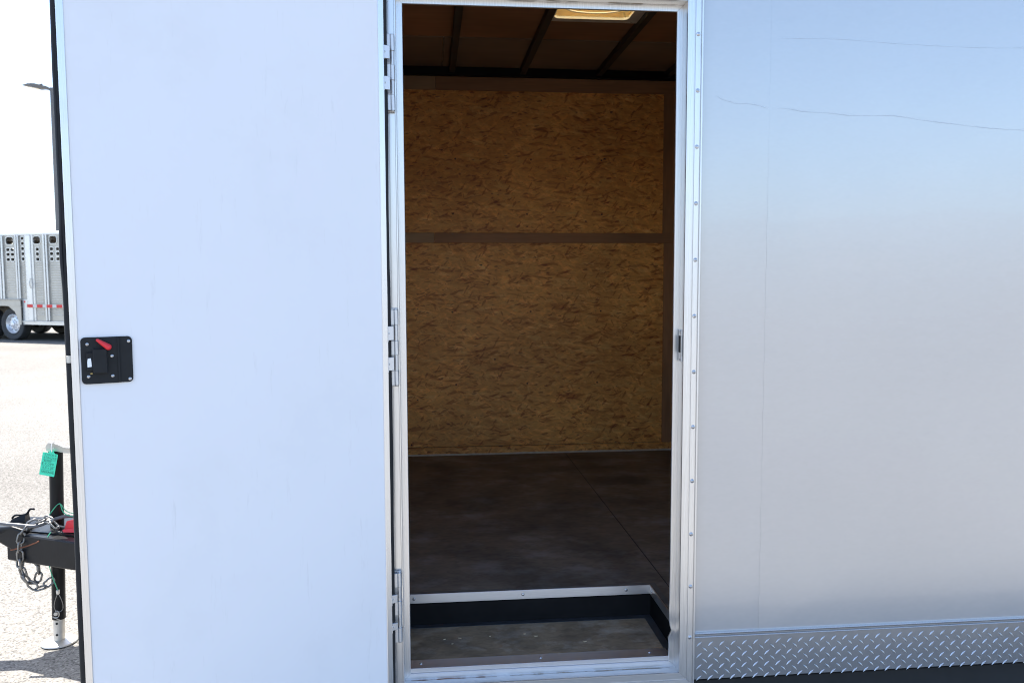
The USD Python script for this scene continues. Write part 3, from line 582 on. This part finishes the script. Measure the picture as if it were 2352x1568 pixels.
arm += [hull([(x, y, z) for y in (1.118, 1.141) for x, z in pts]) for pts in ([(-1.496, .8675), (-1.478, .866), (-1.478, .8695), (-1.494, .8715)], [(-1.478, .866), (-1.455, .857), (-1.455, .8605), (-1.478, .8695)], [(-1.455, .857), (-1.435, .846), (-1.435, .8495), (-1.455, .8605)], [(-1.435, .846), (-1.33, .840), (-1.33, .8435), (-1.435, .8495)])]
obj("jack_crank", cat(*arm), GALV, jk)

# ------------------------------------------------------------------ things on the tongue
def link(c, t, roll, ln=.051, w=.034, r=.0042):
    """one oval chain link, centred at c, its long axis along t"""
    a = np.linspace(0, 2 * np.pi, 20, endpoint=False); h, q = ln / 2 - r, w / 2 - r
    x = np.sign(np.cos(a)) * np.maximum(0, h - q) + q * np.cos(a); y = q * np.sin(a)
    t = np.array(t, float); t /= np.linalg.norm(t); up = np.array([0, 1.0, 0]) - t * t[1]; up /= np.linalg.norm(up); s = np.cross(t, up)
    e1 = math.cos(roll) * s + math.sin(roll) * up
    return tube(np.array(c) + x[:, None] * t + y[:, None] * e1, r, 8, True)
def chain(name, label, pts):
    o = thing(name, label, "chain", pts[0]); p = spline(pts, 400); d = np.r_[0, np.cumsum(np.linalg.norm(np.diff(p, axis=0), axis=1))]
    k, pitch = 0, .0355
    while k * pitch + pitch / 2 < d[-1]:
        s = k * pitch + pitch / 2; c = np.array([np.interp(s, d, p[:, i]) for i in range(3)]); e = np.array([np.interp(min(s + .01, d[-1]), d, p[:, i]) - np.interp(s - .01, d, p[:, i]) for i in range(3)])
        obj("link", link(c, e, (k % 2) * math.pi / 2 + .25 * math.sin(k * 2.3)), CHAIN, o, smooth=True); k += 1
chain("safety_chain", "grey steel safety chain draped over the tongue top and hanging down its side", [(-1.43, 1.10, .512), (-1.465, 1.09, .525), (-1.505, 1.10, .556), (-1.535, 1.11, .549), (-1.568, 1.105, .538), (-1.598, 1.085, .500), (-1.606, 1.078, .45), (-1.606, 1.078, .39), (-1.600, 1.085, .335), (-1.578, 1.095, .287), (-1.549, 1.10, .266), (-1.525, 1.11, .278), (-1.495, 1.125, .295)])
chain("safety_chain", "second safety chain looping slack under the tongue behind the draped one", [(-1.632, 1.13, .388), (-1.628, 1.12, .345), (-1.606, 1.115, .303), (-1.578, 1.115, .285), (-1.558, 1.115, .310), (-1.556, 1.115, .345), (-1.556, 1.115, .385)])
cb = obj("wiring_cable", tube(spline([(-1.700, 1.105, .546), (-1.66, 1.10, .541), (-1.60, 1.095, .535), (-1.55, 1.10, .530), (-1.515, 1.12, .538), (-1.47, 1.14, .551), (-1.40, 1.15, .546)], 60), .0075, 12), CABLE)
tag(cb, "thick dark grey cable lying along the top of the trailer tongue", "cable")
bw = thing("breakaway_cable", "thin green breakaway wire looped over the tongue with a crimped eye below", "cable", (-1.48, 1.1, .5))
obj("wire", tube(spline([(-1.513, 1.125, .564), (-1.487, 1.12, .593), (-1.459, 1.115, .615), (-1.452, 1.115, .590), (-1.44, 1.115, .572), (-1.41, 1.115, .560)], 40), .0019, 6), GREENWIRE, bw)
obj("wire", tube(spline([(-1.456, 1.12, .612), (-1.44, 1.12, .586), (-1.41, 1.12, .572)], 24), .0015, 6), GREENWIRE, bw)
obj("wire", tube(spline([(-1.476, 1.06, .512), (-1.484, 1.04, .488), (-1.480, 1.03, .435), (-1.468, 1.03, .352), (-1.458, 1.04, .300), (-1.455, 1.05, .272)], 40), .0019, 6), GREENWIRE, bw)
obj("crimp", bx(-1.461, -1.449, 1.045, 1.055, .258, .276, .002), GALV, bw)
t = np.linspace(0, 2 * np.pi, 40, endpoint=False)
obj("eye", tube(np.stack([-1.455 + .0155 * np.sin(t) * (1 - .55 * np.cos(t)), np.full_like(t, 1.05), .221 + .038 * np.cos(t)], 1), .0012, 6, True), CHAIN, bw)
rc = obj("plug_cover", cat(hull([(-1.438, 1.09, .506), (-1.438, 1.13, .506), (-1.36, 1.08, .506), (-1.36, 1.14, .506), (-1.438, 1.10, .522), (-1.425, 1.09, .549), (-1.36, 1.09, .560), (-1.36, 1.14, .560)]), hull([(-1.435, 1.075, .507), (-1.36, 1.06, .507), (-1.44, 1.08, .516), (-1.36, 1.07, .53), (-1.36, 1.09, .507)])), RED, smooth=False)
tag(rc, "red plastic breakaway cover on the tongue beside the chain", "cover")

# hanging tag with its writing
tg = thing("price_tag", "bright green handwritten stock tag hanging from the jack crank", "tag", (-1.50, 1.11, .78))
th = math.radians(-12); c, s = math.cos(th), math.sin(th)
TL = np.array([-1.5165, 1.117, .8335])
def tm(m): return move(m, TL, np.array([[c, 0, s * -1], [0, 1, 0], [s, 0, c]]) if False else np.array([[c, 0, -s], [0, 1, 0], [s, 0, c]]))
shape = shapely.union_all([rrect(0, -.095, .0595, 0, .003), Polygon([(.020, 0), (.0265, .006), (.0265, .014), (.042, .014), (.042, .006), (.049, 0)])]).difference(Point(.034, .009).buffer(.0028))
obj("card", tm(move(extrude(shape, .0008), (0, 0, 0), XZ)), TAG, tg, smooth=False)
for txt, h, x, z in (("STOCK #", .0078, .008, -.011), ("6T8421B", .0095, .006, -.0245), ("MSRP", .0080, .009, -.038), ("$ 9,099", .0095, .002, -.0505), ("8.5 x 20", .0080, .008, -.066), ("MIRAGE", .0095, .006, -.084)):
    m = meshkit.text_mesh(txt, h, .0004, bold=False); v, f = arr(m); v[:, 0] *= min(1, .050 / v[:, 0].max())
    obj("writing", tm(move((v, f), (x, -.0008, z), XZ)), INK, tg, smooth=False)
for z in (-.0285, -.0545, -.0705): obj("ruled_line", tm(bx(.004, .055, -.0011, -.0008, z - .0006, z + .0004)), INK, tg, smooth=False)
obj("string", tube(spline([TL + [c * .034 - s * .008, -.002, s * .034 + c * .008], (-1.481, 1.112, .852), (-1.479, 1.120, .873), (-1.480, 1.146, .860), (-1.482, 1.130, .846)], 24), .0022, 8), STRING, tg)

# wood chips on the step
for k, (x, y, a, l) in enumerate(((.105, .225, .4, .010), (.155, .228, -.3, .011), (.255, .232, .9, .007), (.370, .238, .2, .010), (.405, .218, -.2, .014), (.13, .19, .7, .008), (.56, .16, .3, .014))):
    ch = obj("wood_chip", move(hull([(sx * l / 2 * (1 if sy > 0 else .7), sy * .0018, z) for sx in (-1, 1) for sy in (-1, 1) for z in (0, .0016)]), (x, y, SW + .0014), np.array([[math.cos(a), -math.sin(a), 0], [math.sin(a), math.cos(a), 0], [0, 0, 1]])), CHIP, smooth=False)
    tag(ch, ("tiny pale wood chip on the step floor, leftmost but one and farther in", "tiny wood chip second in the left pair at the step's back", "tiny wood chip alone left of the middle of the step", "tiny wood chip right of the step's middle, the farther of two", "largest pale wood chip, the nearer of two past the step's middle", "thin wood sliver nearest the sill at the step's left", "long pale wood chip alone at the right of the step")[k], "wood chip", "wood chips on the step")

# ------------------------------------------------------------------ stock trailer behind
S = thing("stock_trailer", "ribbed aluminium livestock trailer with punched holes parked beyond the tongue", "trailer", (-10.22, 19.26, 0), -26)
YP = -.13
def hole(x, z, w, h): return rrect(x - w / 2, z - h / 2, x + w / 2, z + h / 2, min(w, h) * .36, 4)
def side_panel(x0, x1, z0, z1, holes, y=YP, t=.03):
    p = sbox(x0, z0, x1, z1)
    for q in holes: p = p.difference(hole(*q))
    return move(extrude(p, t), (0, y + t, 0), XZ)
ROWS = (2.240, 2.125, 2.000)
BAYS = [(-3.30, -2.30, [(-2.8, 2.46, .26, .18)]), (-2.14, -1.28, [(-1.7, 2.46, .26, .18)] + [(x, z, .12, .075) for x in (-1.78, -1.6) for z in ROWS]),
        (-1.12, -.30, [(-.7, 2.46, .26, .18)] + [(x, z, .12, .075) for x in (-.80, -.42) for z in ROWS]),
        (-.10, .27, [(.085, 2.46, .26, .18)] + [(x, z, .115, .075) for x in (.015, .165) for z in ROWS]),
        (.43, .60, [(.515, z, .10, .075) for z in (2.51, 2.385, 2.26, 2.135, 2.01)]),
        (.87, 1.19, [(.99, 2.46, .24, .18)] + [(1.0, z, .11, .075) for z in ROWS]),
        (1.37, 1.78, [(1.52, 2.46, .24, .18)] + [(1.46, z, .11, .075) for z in ROWS] + [(1.66, z, .11, .075) for z in ROWS]),
        (1.92, 2.6, [(2.25, 2.46, .26, .18)] + [(2.2, z, .11, .075) for z in ROWS]), (2.76, 3.5, [(3.1, 2.46, .26, .18)])]
POSTS = [(-2.30, -2.14), (-1.28, -1.12), (-.30, -.10), (.27, .43), (1.19, 1.37), (1.78, 1.92), (2.6, 2.76)]
for x0, x1, hs in BAYS:
    zb = 1.02 if x0 < .5 else .50
    pn = obj("side_panel", side_panel(x0, x1, zb, 2.585, hs), STOCK_AL, S, smooth=False)
    z = 1.935
    while z > (1.16 if x0 < .5 else .60):
        if not .80 < z < .93: obj("rib", bx(x0 + .045, x1 - .045, YP - .014, YP, z - .009, z + .007, .006), STOCK_AL2, pn, smooth=False)
        z -= .061
    for x, z, w, h in hs:
        r = hole(x, z, w + .03, h + .03).difference(hole(x, z, w, h))
        obj("hole_rim", move(extrude(r, .008), (0, YP, 0), XZ), STOCK_AL2, pn, smooth=False)
for x0, x1 in POSTS:
    zb = 1.02 if x0 < .4 else .50; w = x1 - x0
    po = obj("side_post", bx(x0, x1, YP - .012, YP + .03, zb, 2.585, .003), STOCK_AL, S)
    for q0, q1 in ((.14, .42), (.60, .88)): obj("post_ridge", bx(x0 + w * q0, x0 + w * q1, YP - .050, YP - .012, zb, 2.585, .015), STOCK_AL2, po)
dp = obj("door_post", cat(bx(.60, .87, YP - .018, YP + .03, .50, 2.585, .004), bx(.69, .80, YP - .040, YP - .018, .50, 2.585, .012)), STOCK_AL2, S)
obj("rivets", cat(*[move(rev([(0, .004), (.007, .003), (.009, 0), (0, 0)], 6, "y"), (x, YP - .018, z)) for x in (.625, .845) for z in np.arange(.56, 2.56, .105)]), ZINC, dp, kind="stuff")
obj("door_handle", cat(tube([(.775, YP - .06, 1.48), (.775, YP - .075, 1.44), (.775, YP - .075, 1.38), (.775, YP - .06, 1.34)], .014, 8), bx(.755, .795, YP - .06, YP - .038, 1.50, 1.53, .004), bx(.755, .795, YP - .06, YP - .038, 1.30, 1.33, .004)), GALV, dp)
obj("roof_rail", cat(bx(-3.4, 3.6, YP - .03, YP + .10, 2.587, 2.665, .02)), WHITEPAINT, S)
obj("roof", hull([(x, y, z) for x in (-3.4, 3.6) for y, z in ((YP + .1, 2.62), (.4, 2.69), (1.1, 2.71), (1.8, 2.69), (2.32, 2.62), (2.32, 2.60), (YP + .1, 2.60))]), WHITEPAINT, S)
obj("roof_fitting", bx(1.02, 1.06, .05, .09, 2.64, 2.72, .006), GALV, S)
far = [(x, z, w, h) for _, _, hs in BAYS for x, z, w, h in hs]
obj("far_side", side_panel(-3.4, 3.6, .50, 2.60, far, 2.30), STOCK_AL, S, smooth=False)
obj("trailer_floor", bx(-3.4, 3.6, .20, 1.98, .46, .54, .005), STOCK_AL, S)
obj("end_wall", bx(-3.43, -3.40, YP, 2.33, .50, 2.6), STOCK_AL, S); obj("end_wall", bx(3.60, 3.63, YP, 2.33, .50, 2.6), STOCK_AL, S)
obj("bottom_rail", cat(bx(.44, 3.6, YP - .035, YP + .02, .40, .495, .008), bx(.44, 3.6, YP - .055, YP - .035, .465, .495, .006)), STOCK_AL2, S)
obj("underbody", bx(-3.3, 3.5, .35, 1.85, .36, .455, .01), BLACK, S)
# fender: flat-topped apron with a cut wheel arch
arch = sbox(-2.9, .40, .44, 1.015).difference(Polygon([(-2.75, .3), (-2.75, .62), (-2.45, .86), (.02, .86), (.24, .72), (.345, .50), (.36, .3)]))
fd = obj("fender", cat(move(extrude(arch, .02), (0, YP - .06, 0), XZ), bx(-2.9, .44, YP - .10, YP + .03, 1.0, 1.03, .008), bx(-.02, .43, YP - .087, YP - .080, .855, .875)), STOCK_AL, S, smooth=False)
obj("marker_light", move(rev([(0, .02), (.022, .014), (.03, 0), (0, 0)], 14, "y"), (.515, YP - .012, .965)), RED, S)
obj("corner_skirt", bx(.43, .60, YP - .020, YP + .02, .495, 1.02, .004), STOCK_AL2, S)
# reflective tape
for k, x in enumerate(np.arange(.63, 3.4, .32)):
    yt = YP - .0515
    obj("reflective_tape", bx(x, x + .190, yt, yt + .004, .828, .900), TAPE_R, S, smooth=False, label="red length of reflective tape"); obj("reflective_tape", bx(x + .191, x + .319, yt, yt + .004, .828, .900), TAPE_W, S, smooth=False, label="white length of reflective tape")
obj("tape_backing", bx(.61, 3.5, YP - .0473, YP - .0458, .822, .906), STOCK_AL, S, smooth=False)
# wheels
def wheel(x, y, face):
    R = .405
    tp = [(.235, -.10), (.33, -.125), (.385, -.118), (R, -.085), (R, .085), (.385, .118), (.33, .125), (.235, .10)]
    w = obj("wheel", move(rev([(.225, .09), *tp[::-1], (.225, -.09)], 48, "y"), (x, y, R)), TYRE, S, smooth=40)
    f = face
    rp = [(.232, .10), (.240, .106), (.232, .108), (.222, .095), (.205, .06), (.195, .045), (.178, .050), (.160, .062), (.115, .068), (.092, .072), (.085, .090), (.062, .096), (.058, .118), (.040, .128), (0, .130), (0, .04), (.225, .02)]
    v, fc = rev(rp, 48, "y"); v = v * [1, f, 1]
    obj("rim", move((v, fc), (x, y, R)), RIM, w, smooth=35)
    for k in range(8):
        a = k * math.pi / 4 + .2
        if face > 0: obj("rim_hole", move(rev([(0, .0005), (.016, .0005), (.016, -.004), (0, -.004)], 12, "y"), (x + .165 * math.cos(a), y - f * -(-.0625), R + .165 * math.sin(a))), HOLE, w)
        if face > 0: obj("lug_nut", move(rev([(0, .028), (.010, .028), (.013, .0), (0, .0)], 6, "y"), (x + .105 * math.cos(a + .39), y - .066, R + .105 * math.sin(a + .39))), ZINC, w)
for x in (0, -.88, -1.76):
    wheel(x, .02, 1); wheel(x, 2.15, -1)

# ------------------------------------------------------------------ light pole behind the trailer
PX, PY = -11.20, 24.2
LP = thing("light_pole", "tall dark light pole with a flat cantilevered lamp head", "light pole", (PX, PY, 0))
obj("pole", tube([(PX, PY, z) for z in np.linspace(.02, 7.27, 6)], np.linspace(.088, .060, 6), 20), POLE, LP)
obj("pole_base", move(rev([(0, .10), (.12, .10), (.17, .04), (.17, 0), (0, 0)], 20), (PX, PY, .0)), POLE, LP)
pr = [(-.85, 7.325), (-.62, 7.357), (-.45, 7.360), (-.26, 7.325), (-.12, 7.30), (-.05, 7.265), (.0, 7.25), (.0, 7.13), (-.09, 7.195), (-.20, 7.225), (-.35, 7.225), (-.50, 7.245)]
hw = [.06, .16, .18, .15, .08, .06, .05, .05, .06, .10, .15, .17]
top = [(PX + a, PY - .1 * 0 - h, b) for (a, b), h in zip(pr, hw)]; bot = [(PX + a, PY + h, b) for (a, b), h in zip(pr, hw)]
segs = [(0, 1, 11), (1, 2, 10, 11), (2, 3, 9, 10), (3, 4, 8, 9), (4, 5, 7, 8), (5, 6, 7)]
obj("lamp_head", cat(*[hull([top[i] for i in sg] + [bot[i] for i in sg]) for sg in segs]), POLE, LP)
obj("led_lens", hull([(PX + a, PY + y, b) for a, b, h in ((-.78, 7.300, .08), (-.50, 7.242, .13), (-.36, 7.221, .11)) for y in (-h, h)] + [(PX - .5, PY + y, 7.262) for y in (-.1, .1)]), LED, LP)
obj("photocell", cat(bx(PX - .34, PX - .27, PY - .03, PY + .03, 7.33, 7.395, .012)), POLE, LP)
